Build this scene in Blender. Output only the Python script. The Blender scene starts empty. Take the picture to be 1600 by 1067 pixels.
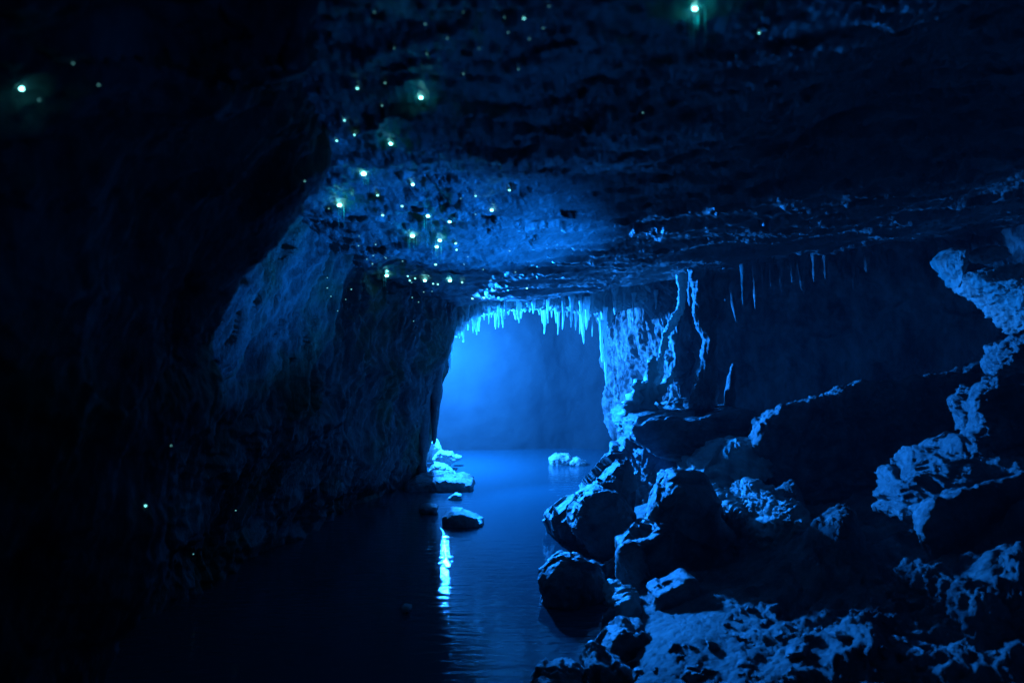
import bpy, math, random
import numpy as np
import openvdb
from mathutils import Vector
from mathutils.bvhtree import BVHTree

# ------------------------------------------------------------------ camera, world, lamps, exposure
scene = bpy.context.scene
COL = scene.collection
F = 1067.0          # focal length in pixels of the 1600 px wide photograph
EYE = 2.0           # eye height above the cave stream

cam_data = bpy.data.cameras.new("camera")
cam = bpy.data.objects.new("camera", cam_data)
COL.objects.link(cam)
cam.location = (0, 0, EYE)
cam.rotation_euler = (math.radians(90), 0, 0)
cam_data.sensor_width = 36
cam_data.lens = 36 * F / 1600
cam_data.clip_start = 0.05
cam_data.clip_end = 200
cam_data.dof.use_dof = True
cam_data.dof.focus_distance = 8.5
cam_data.dof.aperture_fstop = 1.6
scene.camera = cam

world = bpy.data.worlds.new("World")
scene.world = world
world.use_nodes = True
world.node_tree.nodes["Background"].inputs[0].default_value = (0.01, 0.08, 0.5, 1)
world.node_tree.nodes["Background"].inputs[1].default_value = 0.004

scene.view_settings.view_transform = 'Standard'
scene.view_settings.look = 'None'
scene.view_settings.exposure = 0
scene.view_settings.gamma = 1
scene.cycles.use_denoising = True
scene.cycles.max_bounces = 6
scene.cycles.diffuse_bounces = 2
scene.cycles.glossy_bounces = 3
scene.cycles.volume_bounces = 1
scene.cycles.sample_clamp_indirect = 4
scene.cycles.use_adaptive_sampling = False


def lamp(name, kind, loc, power, color, radius, target=None, size=60, blend=0.5):
    d = bpy.data.lights.new(name, kind)
    o = bpy.data.objects.new(name, d)
    COL.objects.link(o)
    o.location = loc
    d.energy = power
    d.color = color
    d.shadow_soft_size = radius
    if kind == 'SPOT':
        d.spot_size = math.radians(size)
        d.spot_blend = blend
    if target is not None:
        o.rotation_euler = (Vector(target) - Vector(loc)).to_track_quat('-Z', 'Y').to_euler()
    return o


# lamps standing behind the end of the left wall, in the far chamber
o = lamp("chamber_lamp", 'POINT', (-1.14, 10.9, 1.74), 3800, (0.013, 0.22, 1.0), 0.08)
o = lamp("bank_lamp", 'SPOT', (-1.03, 10.65, 1.90), 3100, (0.003, 0.20, 1.0), 0.05, (2.5, 5.8, 1.3), 92, 0.4)
# added fill spot, unseen behind the huge boulder, brightening the roof and left wall
lamp("roof_fill", 'SPOT', (1.5, 6.3, 0.75), 1250, (0.003, 0.19, 1.0), 0.06, (-0.88, 4.95, 2.92), 59, 1.0)
# dim fill spot added behind the camera to lift the near upper left
lamp("near_left_fill", 'SPOT', (1.3, -0.4, 2.2), 14, (0.004, 0.17, 1.0), 0.03, (-1.3, 2.4, 2.7), 50, 1.0)


# ------------------------------------------------------------------ numeric helpers
rng = np.random.default_rng(7)
_perm = rng.permutation(256)
_perm = np.concatenate([_perm, _perm, _perm]).astype(np.int32)
_g = rng.normal(size=(256, 3))
_g = (_g / np.linalg.norm(_g, axis=1, keepdims=True)).astype(np.float32)


def noise(p):
    """gradient noise, about -1..1, for an (n, 3) array"""
    p = np.asarray(p, dtype=np.float32)
    i = np.floor(p).astype(np.int32)
    f = p - i
    i &= 255
    u = f * f * f * (f * (f * 6 - 15) + 10)
    out = np.zeros(len(p), np.float32)
    for dx in (0, 1):
        wx = u[:, 0] if dx else 1 - u[:, 0]
        px = _perm[i[:, 0] + dx]
        for dy in (0, 1):
            wy = wx * (u[:, 1] if dy else 1 - u[:, 1])
            py = _perm[px + i[:, 1] + dy]
            for dz in (0, 1):
                w = wy * (u[:, 2] if dz else 1 - u[:, 2])
                g = _g[_perm[py + i[:, 2] + dz]]
                out += w * (g[:, 0] * (f[:, 0] - dx) + g[:, 1] * (f[:, 1] - dy) + g[:, 2] * (f[:, 2] - dz))
    return out * 1.6


def fbm(p, oct=4, gain=0.5):
    p = np.asarray(p, dtype=np.float32)
    s, a = 0, 1.0
    for k in range(oct):
        s = s + a * noise(p + 17.3 * k)
        p = p * 2.03
        a *= gain
    return s


def ridged(p, oct=4, gain=0.55):
    p = np.asarray(p, dtype=np.float32)
    s, a = 0, 1.0
    for k in range(oct):
        s = s + a * (1 - 2.2 * np.abs(noise(p + 9.1 * k)))
        p = p * 2.07
        a *= gain
    return s - 0.6


def billow(p, oct=3, gain=0.5):
    p = np.asarray(p, dtype=np.float32)
    s, a = 0, 1.0
    for k in range(oct):
        s = s + a * (2.2 * np.abs(noise(p + 5.7 * k)) - 0.5)
        p = p * 2.1
        a *= gain
    return s


def facets(p, cell, seed=0):
    """broken, faceted relief: every jittered cell is a small plane with its own height and tilt (about -1..1)"""
    p = np.asarray(p, np.float32) / cell
    i0 = np.floor(p).astype(np.int32)
    best = np.full(len(p), 1e9, np.float32)
    val = np.zeros(len(p), np.float32)
    for dx in (-1, 0, 1):
        for dy in (-1, 0, 1):
            for dz in (-1, 0, 1):
                c = i0 + np.array([dx, dy, dz], np.int32)
                cc = (c + seed * 13) & 255
                hsh = _perm[_perm[_perm[cc[:, 0]] + cc[:, 1]] + cc[:, 2]]
                j = _g[hsh]
                d = p - c - 0.5 - 0.42 * j
                dd = (d * d).sum(1)
                t = _g[(hsh * 7 + 31) & 255]
                m = dd < best
                best = np.where(m, dd, best)
                val = np.where(m, 0.9 * (d * t).sum(1) + 0.45 * _g[(hsh * 3 + 5) & 255, 0], val)
    return val


def sc(v, sx, sy, sz, off=0.0):
    return v * np.array([sx, sy, sz], np.float32) + off


def at(px, py, Y):
    """the point of the place at depth Y that the photograph shows at pixel (px, py)"""
    return np.array([(px - 800) / F * Y, Y, EYE - (py - 533.5) / F * Y])


def smooth(a, b, x):
    t = np.clip((x - a) / (b - a), 0, 1)
    return t * t * (3 - 2 * t)


def tag(o, label=None, cat=None, group=None, kind=None):
    if label: o['label'] = label
    if cat: o['category'] = cat
    if group: o['group'] = group
    if kind: o['kind'] = kind
    return o


def link_mesh(name, verts, quads, mat, parent=None, flat=False):
    me = bpy.data.meshes.new(name)
    verts = np.asarray(verts, np.float32)
    quads = np.asarray(quads, np.int32)
    me.vertices.add(len(verts))
    me.vertices.foreach_set("co", verts.ravel())
    k = quads.shape[1]
    me.loops.add(len(quads) * k)
    me.loops.foreach_set("vertex_index", quads.ravel())
    me.polygons.add(len(quads))
    me.polygons.foreach_set("loop_start", np.arange(0, len(quads) * k, k, dtype=np.int32))
    me.polygons.foreach_set("loop_total", np.full(len(quads), k, np.int32))
    me.update(calc_edges=True)
    if not flat:
        me.polygons.foreach_set("use_smooth", np.ones(len(quads), bool))
    me.materials.append(mat)
    o = bpy.data.objects.new(name, me)
    COL.objects.link(o)
    if parent is not None:
        o.parent = parent
    return o


def vnormals(v, q):
    a = v[q[:, 2]] - v[q[:, 0]]
    b = v[q[:, 3 if q.shape[1] == 4 else 1]] - v[q[:, 1 if q.shape[1] == 4 else 0]]
    n = np.cross(a, b)
    out = np.zeros_like(v)
    for k in range(q.shape[1]):
        for c in range(3):
            out[:, c] += np.bincount(q[:, k], weights=n[:, c], minlength=len(v))
    return out / np.maximum(np.linalg.norm(out, axis=1, keepdims=True), 1e-9)


# ------------------------------------------------------------------ materials
def node(nt, t, loc=None, **kw):
    n = nt.nodes.new(t)
    for k, v in kw.items():
        setattr(n, k, v)
    return n


def rock_material(name, dark, light, rough=0.75, scale=3.0, stretch=(1, 1, 1), bump=0.5, dist=0.02, spec=0.35, trans=0.0, glow_tint=None):
    m = bpy.data.materials.new(name)
    m.use_nodes = True
    nt = m.node_tree
    L = nt.links
    bs = nt.nodes["Principled BSDF"]
    geo = node(nt, 'ShaderNodeNewGeometry')
    mp = node(nt, 'ShaderNodeMapping')
    mp.inputs['Scale'].default_value = stretch
    L.new(geo.outputs['Position'], mp.inputs['Vector'])
    n1 = node(nt, 'ShaderNodeTexNoise')
    n1.inputs['Scale'].default_value = scale
    n1.inputs['Detail'].default_value = 9
    n1.inputs['Roughness'].default_value = 0.65
    L.new(mp.outputs[0], n1.inputs['Vector'])
    cr = node(nt, 'ShaderNodeValToRGB')
    cr.color_ramp.elements[0].position = 0.36
    cr.color_ramp.elements[0].color = (*dark, 1)
    cr.color_ramp.elements[1].position = 0.66
    cr.color_ramp.elements[1].color = (*light, 1)
    L.new(n1.outputs['Fac'], cr.inputs[0])
    col = cr.outputs[0]
    if glow_tint is not None:
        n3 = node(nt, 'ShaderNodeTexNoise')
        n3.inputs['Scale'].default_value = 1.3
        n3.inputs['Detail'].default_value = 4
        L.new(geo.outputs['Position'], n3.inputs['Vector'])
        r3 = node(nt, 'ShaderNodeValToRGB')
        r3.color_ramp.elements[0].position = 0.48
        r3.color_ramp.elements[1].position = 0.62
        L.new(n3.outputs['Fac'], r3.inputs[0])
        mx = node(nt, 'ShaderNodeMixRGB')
        mx.inputs[2].default_value = (*glow_tint, 1)
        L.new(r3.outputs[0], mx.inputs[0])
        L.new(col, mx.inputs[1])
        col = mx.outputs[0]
    L.new(col, bs.inputs['Base Color'])
    bs.inputs['Roughness'].default_value = rough
    bs.inputs['Specular IOR Level'].default_value = spec
    n2 = node(nt, 'ShaderNodeTexNoise')
    n2.inputs['Scale'].default_value = scale * 9
    n2.inputs['Detail'].default_value = 6
    n2.inputs['Roughness'].default_value = 0.7
    L.new(mp.outputs[0], n2.inputs['Vector'])
    bp = node(nt, 'ShaderNodeBump')
    bp.inputs['Strength'].default_value = bump
    bp.inputs['Distance'].default_value = dist * 1.6
    L.new(n2.outputs['Fac'], bp.inputs['Height'])
    L.new(bp.outputs[0], bs.inputs['Normal'])
    if trans > 0:
        tr = node(nt, 'ShaderNodeBsdfTranslucent')
        L.new(col, tr.inputs['Color'])
        ms = node(nt, 'ShaderNodeMixShader')
        ms.inputs[0].default_value = trans
        out = nt.nodes['Material Output']
        L.new(bs.outputs[0], ms.inputs[1])
        L.new(tr.outputs[0], ms.inputs[2])
        L.new(ms.outputs[0], out.inputs['Surface'])
    return m


M_ceil = rock_material('ceiling_rock', (0.07, 0.07, 0.07), (0.22, 0.22, 0.21), 0.38, 3.5, (1, 1.4, 1), 0.6, 0.03, spec=0.9)
M_wall = rock_material('wall_rock', (0.04, 0.04, 0.04), (0.17, 0.17, 0.16), 0.6, 3.0, (1.6, 1.6, 0.5), 0.6, 0.03, glow_tint=(0.04, 0.085, 0.04))  # greenish patches put the worms' reflected teal glow into the base colour
M_far = rock_material('chamber_rock', (0.022, 0.022, 0.022), (0.032, 0.032, 0.031), 0.9, 0.7, (1, 1, 1), 0.15, 0.02)
M_mottle = rock_material('mottled_wall_rock', (0.03, 0.03, 0.03), (0.27, 0.27, 0.26), 0.5, 1.9, (1.6, 1.6, 0.5), 0.5, 0.03)
M_bank = rock_material('bank_rock', (0.09, 0.09, 0.09), (0.3, 0.3, 0.28), 0.7, 5.0, (1, 1, 1), 0.8, 0.03)
M_rock = rock_material('boulder_rock', (0.07, 0.07, 0.07), (0.25, 0.25, 0.24), 0.48, 5.0, (1, 1, 1), 0.7, 0.03, spec=0.55)
M_drip = rock_material('dripstone', (0.6, 0.6, 0.57), (0.9, 0.9, 0.87), 0.4, 8.0, (1, 1, 0.4), 0.4, 0.01, spec=0.5, trans=0.55)
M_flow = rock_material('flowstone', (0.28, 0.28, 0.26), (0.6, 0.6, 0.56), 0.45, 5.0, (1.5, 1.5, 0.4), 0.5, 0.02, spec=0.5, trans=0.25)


def water_material():
    m = bpy.data.materials.new('stream_water')
    m.use_nodes = True
    nt = m.node_tree
    L = nt.links
    bs = nt.nodes["Principled BSDF"]
    bs.inputs['Base Color'].default_value = (0.02, 0.055, 0.065, 1)
    bs.inputs['Roughness'].default_value = 0.04
    bs.inputs['IOR'].default_value = 1.33
    geo = node(nt, 'ShaderNodeNewGeometry')
    mp = node(nt, 'ShaderNodeMapping')
    mp.inputs['Scale'].default_value = (0.8, 3.0, 1)
    L.new(geo.outputs['Position'], mp.inputs['Vector'])
    n1 = node(nt, 'ShaderNodeTexNoise')
    n1.inputs['Scale'].default_value = 5
    n1.inputs['Detail'].default_value = 4
    L.new(mp.outputs[0], n1.inputs['Vector'])
    bp = node(nt, 'ShaderNodeBump')
    bp.inputs['Strength'].default_value = 0.3
    bp.inputs['Distance'].default_value = 0.02
    L.new(n1.outputs['Fac'], bp.inputs['Height'])
    L.new(bp.outputs[0], bs.inputs['Normal'])
    return m


def glow_material(name, color, strength):
    m = bpy.data.materials.new(name)
    m.use_nodes = True
    nt = m.node_tree
    bs = nt.nodes["Principled BSDF"]
    bs.inputs['Base Color'].default_value = (0.1, 0.3, 0.3, 1)
    bs.inputs['Emission Color'].default_value = (*color, 1)
    bs.inputs['Emission Strength'].default_value = strength
    return m


M_water = water_material()
M_glow = glow_material('glow_worm_bright', (0.20, 0.90, 0.85), 20)
M_glow_mid = glow_material('glow_worm_light', (0.18, 0.80, 0.80), 5)
M_glow_dim = glow_material('glow_worm_faint', (0.2, 0.7, 0.72), 1.2)
M_silk = rock_material('silk', (0.5, 0.6, 0.6), (0.7, 0.8, 0.8), 0.3, 5, bump=0.0, trans=0.5)


# ------------------------------------------------------------------ surfaces
def catmull(P, t):
    """P (n, ...) control rows, t in 0..n-1"""
    n = len(P)
    i = np.clip(np.floor(t).astype(int), 0, n - 2)
    f = (t - i).reshape((-1,) + (1,) * (P.ndim - 1))
    a, b, c, d = P[np.clip(i - 1, 0, n - 1)], P[i], P[i + 1], P[np.clip(i + 2, 0, n - 1)]
    return 0.5 * (2 * b + (c - a) * f + (2 * a - 5 * b + 4 * c - d) * f ** 2 + (3 * b - a - 3 * c + d) * f ** 3)


def grid_quads(nu, nv):
    a = np.arange(nu * nv).reshape(nu, nv)
    return np.stack([a[:-1, :-1], a[1:, :-1], a[1:, 1:], a[:-1, 1:]], -1).reshape(-1, 4)


def sheet(name, ctrl, nu, nv, disp, mat, tu=None, flip=False):
    ctrl = np.asarray(ctrl, float)
    tu = np.linspace(0, len(ctrl) - 1, nu) if tu is None else tu
    g = catmull(ctrl, tu)
    g = catmull(g.transpose(1, 0, 2), np.linspace(0, ctrl.shape[1] - 1, nv)).transpose(1, 0, 2)
    v = g.reshape(-1, 3)
    q = grid_quads(nu, nv)
    if flip:
        q = q[:, ::-1]
    n = vnormals(v, q)
    v = v + n * disp(v, n)[:, None]
    return link_mesh(name, v, q, mat)


def resolve(tc, spacing, n):
    """parameter values so that the sample density follows spacing (one weight per control row)"""
    fine = np.linspace(0, len(spacing) - 1, 2000)
    w = np.interp(fine, np.arange(len(spacing)), spacing)
    c = np.concatenate([[0], np.cumsum((w[1:] + w[:-1]) / 2)])
    return np.interp(np.linspace(0, c[-1], n), c, fine)


# --- left wall of the passage: rows run from behind the camera to the corner at the far chamber
ZL = [-0.8, 0.0, 0.6, 1.2, 1.8, 2.4, 3.0, 3.7, 4.6]
left_cols = [
    (-3.0, [-3.2, -3.2, -3.2, -3.2, -3.1, -3.0, -2.9, -2.6, -2.4]),
    (-0.5, [-2.9, -2.9, -2.8, -2.7, -2.5, -2.3, -2.1, -1.9, -1.8]),
    (1.0, [-2.6, -2.6, -2.6, -2.5, -2.2, -1.6, -0.7, -0.4, -0.3]),
    (1.8, [-2.3, -2.2, -2.0, -1.85, -1.6, -1.25, -0.55, -0.35, -0.3]),
    (2.5, [-1.9, -1.85, -1.7, -1.52, -1.3, -1.05, -0.66, -0.5, -0.45]),
    (2.95, [-1.95, -1.9, -1.75, -1.58, -1.36, -1.10, -0.76, -0.58, -0.5]),
    (3.4, [-2.6, -2.5, -2.4, -2.2, -2.0, -1.7, -1.4, -1.2, -1.1]),
    (4.6, [-2.9, -2.7, -2.4, -2.15, -1.95, -1.7, -1.45, -1.4, -1.4]),
    (6.0, [-2.7, -2.5, -2.2, -1.85, -1.65, -1.58, -1.50, -1.5, -1.5]),
    (7.8, [-2.3, -2.0, -1.75, -1.6, -1.45, -1.42, -1.42, -1.4, -1.4]),
    (9.2, [-1.8, -1.6, -1.45, -1.25, -1.1, -1.0, -1.0, -1.0, -1.0]),
    (10.0, [-1.5, -1.38, -1.20, -1.04, -0.92, -0.82, -0.8, -0.8, -0.8]),
    (10.25, [-1.55, -1.45, -1.32, -1.2, -1.15, -1.1, -1.0, -1.0, -1.0]),
    (10.5, [-2.4, -2.3, -2.1, -2.0, -1.95, -1.9, -1.8, -1.7, -1.7]),
    (10.8, [-3.8, -3.8, -3.8, -3.8, -3.8, -3.8, -3.8, -3.8, -3.8]),
]
ctrl = [[(x, Y, z) for x, z in zip(xs, ZL)] for Y, xs in left_cols]


def d_left(v, n):
    near = smooth(4.6, 3.0, v[:, 1])
    w = v + fbm(sc(v, 1, 1, 1), 2)[:, None] * np.array([0.22, 0.22, 0.1])
    flow = ridged(sc(w, 4.2, 4.2, 0.55), 4, 0.6)       # draped, near vertical folds
    lump = fbm(sc(w, 1.3, 1.3, 1.3, 3), 4)
    broken = facets(w, 0.45, 3) + 0.5 * facets(w, 0.2, 9)
    fine = ridged(sc(w, 12, 12, 3.5), 3)
    edge = smooth(10.3, 9.3, v[:, 1])
    return (0.15 * lump + 0.045 * flow * (1 - near) + 0.035 * broken * (0.4 + 0.6 * near) + 0.014 * fine
            + 0.008 * fbm(sc(v, 20, 20, 20), 3, .7)) * (0.35 + 0.65 * edge)


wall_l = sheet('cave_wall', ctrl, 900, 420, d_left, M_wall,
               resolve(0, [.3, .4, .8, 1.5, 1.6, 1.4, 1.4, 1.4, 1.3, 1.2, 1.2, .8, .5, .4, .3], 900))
tag(wall_l, 'dark left cave wall of draped rough rock leaning over the stream', 'cave wall', kind='structure')

# --- right wall, from the edge of the opening round the recess and back past the camera
ZR = [-0.8, 0.2, 1.0, 1.8, 2.6, 3.4, 4.4]
right_cols = [
    [(2.6, 12.6)] * 7,
    [(1.78, 12.0), (1.74, 12.0), (1.66, 11.8), (1.60, 11.6), (1.50, 11.2), (1.5, 11.0), (1.5, 11.0)],
    [(2.0, 11.3), (1.95, 11.3), (1.85, 11.2), (1.75, 11.0), (1.70, 10.8), (1.7, 10.6), (1.7, 10.6)],
    [(2.15, 10.4), (2.12, 10.4), (2.1, 10.4), (2.0, 10.3), (1.95, 10.2), (1.95, 10.1), (1.95, 10.1)],
    [(2.45, 9.8), (2.45, 9.8), (2.42, 9.8), (2.38, 9.7), (2.34, 9.6), (2.34, 9.6), (2.34, 9.6)],
    [(2.7, 10.3), (2.7, 10.3), (2.7, 10.3), (2.7, 10.2), (2.7, 10.1), (2.6, 10.0), (2.6, 10.0)],
    [(3.5, 10.4), (3.5, 10.4), (3.5, 10.4), (3.5, 10.4), (3.5, 10.1), (3.5, 9.8), (3.5, 9.7)],
    [(4.8, 9.9), (4.8, 9.9), (4.8, 9.9), (4.8, 9.9), (4.7, 9.6), (4.6, 9.2), (4.5, 9.0)],
    [(5.9, 9.1), (5.9, 9.1), (5.9, 9.1), (5.9, 9.0), (5.8, 8.8), (5.6, 8.4), (5.4, 8.2)],
    [(6.9, 7.8), (6.9, 7.8), (6.9, 7.8), (6.8, 7.7), (6.5, 7.5), (6.2, 7.2), (6.0, 7.0)],
    [(6.6, 5.0)] * 7,
    [(5.2, 2.0)] * 7,
    [(4.2, -3.0)] * 7,
]
ctrl = [[(x, Y, z) for (x, Y), z in zip(c, ZR)] for c in right_cols]


def d_right(v, n):
    w = v + fbm(sc(v, 1, 1, 1, 4), 2)[:, None] * 0.3
    far = smooth(3.0, 2.4, v[:, 0])
    return 0.14 * fbm(sc(w, 1.4, 1.4, 1.1, 5), 3) + 0.05 * facets(sc(w, 1, 1, 0.5), 0.4, 6) + (0.03 + 0.03 * far) * ridged(sc(w, 3.5, 3.5, 1.0), 3) + (0.006 + 0.016 * far) * ridged(sc(w, 10, 10, 6), 3)


wall_r = sheet('cave_wall', ctrl, 620, 260, d_right, M_mottle,
               resolve(0, [.5, 1, 1.5, 1.8, 1.8, 1.6, 1.4, 1.3, 1.2, .8, .4, .3, .2], 620), flip=True)
tag(wall_r, 'blue-lit mottled cave wall right of the opening, behind the stone column', 'cave wall', kind='structure')

# --- wall of the far chamber
far_cols = [(-1.9, 10.75), (-2.8, 11.1), (-4.2, 11.6), (-4.4, 12.2), (-3.0, 12.6), (-1.6, 12.5), (0.0, 12.6), (1.0, 12.8), (2.0, 12.6), (3.0, 12.9)]
ZF = [-0.8, 0, 1, 2, 3, 4, 5]
ctrl = [[(x, Y, z) for z in ZF] for x, Y in far_cols]
wall_f = sheet('cave_wall', ctrl, 300, 160,
               lambda v, n: 0.08 * fbm(sc(v, 0.7, 0.7, 0.7, 2), 3) + 0.006 * ridged(sc(v, 4, 4, 3), 3), M_far)
tag(wall_f, 'hazy far wall closing the chamber beyond the icicle fringe', 'cave wall', kind='structure')

# --- ceiling
CX = np.array([-5.5, -3.0, -1.8, -0.9, 0.0, 1.0, 2.0, 3.5, 5.0, 7.5])
CY = np.array([-3.5, 0.0, 1.5, 2.5, 3.4, 4.5, 6.0, 8.0, 9.6, 10.05, 10.3, 10.9, 12.0, 14.5])
CZ = np.array([
    [3.4, 3.4, 3.4, 3.4, 3.4, 3.4, 3.4, 3.4, 3.4, 3.4],
    [3.3, 3.3, 3.2, 3.1, 3.1, 3.2, 3.4, 3.4, 3.4, 3.4],
    [3.0, 3.0, 3.0, 2.95, 2.92, 3.0, 3.2, 3.4, 3.5, 3.5],
    [3.0, 3.0, 2.98, 2.92, 2.92, 3.05, 3.3, 3.4, 3.5, 3.5],
    [2.95, 2.95, 2.92, 2.88, 2.88, 3.05, 3.3, 3.4, 3.4, 3.4],
    [2.88, 2.88, 2.85, 2.82, 2.80, 2.84, 2.95, 3.1, 3.3, 3.3],
    [2.9, 2.9, 2.8, 2.75, 2.72, 2.78, 2.90, 3.1, 3.3, 3.4],
    [2.75, 2.75, 2.7, 2.66, 2.64, 2.72, 2.90, 3.1, 3.3, 3.4],
    [2.6, 2.6, 2.6, 2.58, 2.62, 2.70, 2.90, 3.1, 3.3, 3.4],
    [2.6, 2.6, 2.6, 2.55, 2.62, 2.68, 2.90, 3.15, 3.3, 3.4],
    [3.0, 3.0, 3.0, 3.0, 3.0, 3.0, 2.95, 3.2, 3.3, 3.4],
    [4.3, 4.3, 4.3, 4.3, 4.3, 4.1, 3.6, 3.4, 3.4, 3.4],
    [4.7, 4.7, 4.7, 4.7, 4.7, 4.7, 4.4, 4.0, 3.6, 3.6],
    [4.7, 4.7, 4.7, 4.7, 4.7, 4.7, 4.6, 4.4, 3.8, 3.6]])


def ceil_z(x, y):
    iy = np.interp(y, CY, np.arange(len(CY)))
    ix = np.interp(x, CX, np.arange(len(CX)))
    j, i = np.clip(iy.astype(int), 0, len(CY) - 2), np.clip(ix.astype(int), 0, len(CX) - 2)
    fy, fx = iy - j, ix - i
    fy, fx = fy * fy * (3 - 2 * fy) * .6 + fy * .4, fx * fx * (3 - 2 * fx) * .6 + fx * .4
    return (CZ[j, i] * (1 - fx) + CZ[j, i + 1] * fx) * (1 - fy) + (CZ[j + 1, i] * (1 - fx) + CZ[j + 1, i + 1] * fx) * fy


def fan(nt, ny, t0, t1, y0, y1, c=1.6, k=0.8):
    y = np.exp(np.linspace(math.log(c), math.log(c + y1 - y0), ny)) - c + y0
    t = np.linspace(t0, t1, nt)
    Y, T = np.meshgrid(y, t, indexing='ij')
    return T * np.maximum(Y + k, 2.2), Y


X, Y = fan(1050, 560, -1.15, 1.15, -3.3, 14.3, c=4.5)
X = np.clip(X, -5.4, 7.4)
v = np.stack([X.ravel(), Y.ravel(), ceil_z(X.ravel(), Y.ravel())], 1)
q = grid_quads(560, 1050)
n = vnormals(v, q)
w = v + fbm(sc(v, .8, .8, .8, 2), 2)[:, None] * 0.35
big = fbm(sc(w, 0.7, 1.4, 1, 11), 4)
beds = ridged(sc(w, 0.8, 4.6, 2.5, 6), 4, 0.6)
broken = facets(sc(w, 0.45, 1.1, 1.0), 0.30, 2) + 0.55 * facets(sc(w, 0.5, 1.1, 1.0), 0.12, 7)
fine = ridged(sc(w, 5, 22, 14, 3), 4, 0.65)
nr = 0.45 + 0.55 * smooth(1.5, 5.0, v[:, 1])
v[:, 2] += nr * (0.09 * big - 0.026 * beds + 0.013 * broken) - 0.010 * fine + 0.006 * fbm(sc(v, 25, 40, 20), 3, .7)
v[:, 1] += 0.05 * fbm(sc(v, 5, 5, 5, 31), 3)
ceiling = link_mesh('cave_ceiling', v, q, M_ceil)
tag(ceiling, 'low pitted rock ceiling of the cave dotted with glow worms', 'cave ceiling', kind='structure')

# --- rocky bank at the right
SHY = [-3, 1, 3, 4, 5, 6, 8, 10, 12, 13]
SHX = [0.1, 0.1, 0.42, 0.60, 0.80, 0.95, 1.25, 1.5, 1.75, 1.9]


RAMPS = [(2.35, 4.75, 0.36, 0.75, 0.15, 0.42), (2.35, 5.75, 0.40, 0.65, 0.2, 0.35), (2.75, 3.7, 0.22, 0.6, 0.2, 0.35), (1.75, 3.35, 0.10, 0.5, 0.15, 0.3), (3.3, 4.4, 0.3, 0.7, 0.2, 0.4)]


def bank_z(x, y):
    z = bank_base(x, y)
    for xc, yc, H, a, b, ry in RAMPS:        # low rock steps climbing to the right
        xs = xc + 0.35 * (y - yc)
        up = np.where(x < xs, smooth(0, 1, (x - xs + a) / a), smooth(0, 1, (xs + b - x) / b))
        z = z + H * up * np.exp(-((y - yc) / ry) ** 4)
    return z


def bank_base(x, y):
    s = x - np.interp(y, SHY, SHX)
    return np.where(s < 0, 1.2 * s, 0.12 * smooth(0, 0.25, s) + 0.17 * s + 0.10 * np.maximum(s - 2.0, 0) ** 1.5) + 0.06 * np.maximum(5.5 - y, 0) * smooth(-0.1, 0.5, s)


X, Y = fan(620, 600, -0.25, 1.35, -1.5, 12.8, c=3.2)
X = X + 0.25
X = np.minimum(X, 7.2)
v = np.stack([X.ravel(), Y.ravel(), bank_z(X.ravel(), Y.ravel())], 1)
w = v + fbm(sc(v, 1.5, 1.5, 1.5, 2), 2)[:, None] * 0.2
rise = smooth(-0.3, 0.6, v[:, 0] - np.interp(v[:, 1], SHY, SHX))
cr, sr = math.cos(0.6), math.sin(0.6)      # grain of the floor runs obliquely up the bank
r_ = np.stack([w[:, 0] * cr + w[:, 1] * sr, -w[:, 0] * sr + w[:, 1] * cr, w[:, 2]], 1)
patch = smooth(-0.25, 0.35, fbm(sc(v, 1.1, 1.1, 1, 77), 2))
h = 0.05 * fbm(sc(w, 1.2, 1.2, 1, 3), 3) + 0.022 * ridged(sc(r_, 1.6, 4.0, 2, 9), 3) * patch \
    + 0.008 * ridged(sc(r_, 7, 13, 6, 2), 4, 0.7) * (0.35 + 0.65 * patch) + 0.008 * fbm(sc(w, 24, 24, 10, 7), 4, 0.75)
h += 0.030 * facets(w, 0.28, 4) * (0.3 + 0.7 * patch) + 0.016 * facets(w, 0.10, 8) * (0.25 + 0.75 * patch)
h += 0.06 * np.maximum(ridged(sc(w, 1.3, 2.2, 2, 21), 4, 0.6), -0.3) * smooth(1.2, 2.4, v[:, 0])
v[:, 2] += h
v[:, 0] += 0.02 * fbm(sc(v, 12, 12, 12, 40), 2)
bank = link_mesh('rocky_bank', v, grid_quads(600, 620)[:, ::-1], M_bank)
tag(bank, 'rough blue-lit rocky ground rising from the stream', 'bank', kind='structure')

# --- water
water = link_mesh('water', [(-6, -3.4, 0), (8, -3.4, 0), (8, 14.6, 0), (-6, 14.6, 0)], [(0, 1, 2, 3)], M_water, flat=True)
tag(water, 'still dark blue stream mirroring the lit fringe', 'stream', kind='structure')
bed = link_mesh('stream_bed', [(-6, -3.4, -1.1), (8, -3.4, -1.1), (8, 14.6, -1.1), (-6, 14.6, -1.1)], [(0, 1, 2, 3)], M_bank, flat=True)
tag(bed, 'rocky bed under the stream', 'stream bed', kind='structure')


# ------------------------------------------------------------------ solids from signed distances
def mesh_sdf(a, origin, vox):
    g = openvdb.FloatGrid(1.0)
    g.copyFromArray(np.ascontiguousarray(a, np.float32))
    p, q = g.convertToQuads(0.0)
    p = np.asarray(p, float) * vox + origin
    q = np.asarray(q).astype(np.int64)
    c = p - p.mean(0)
    n = np.cross(p[q[:, 2]] - p[q[:, 0]], p[q[:, 3]] - p[q[:, 1]])
    if (n * c[q[:, 0]]).sum() < 0:
        q = q[:, ::-1]
    return p, q


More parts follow.
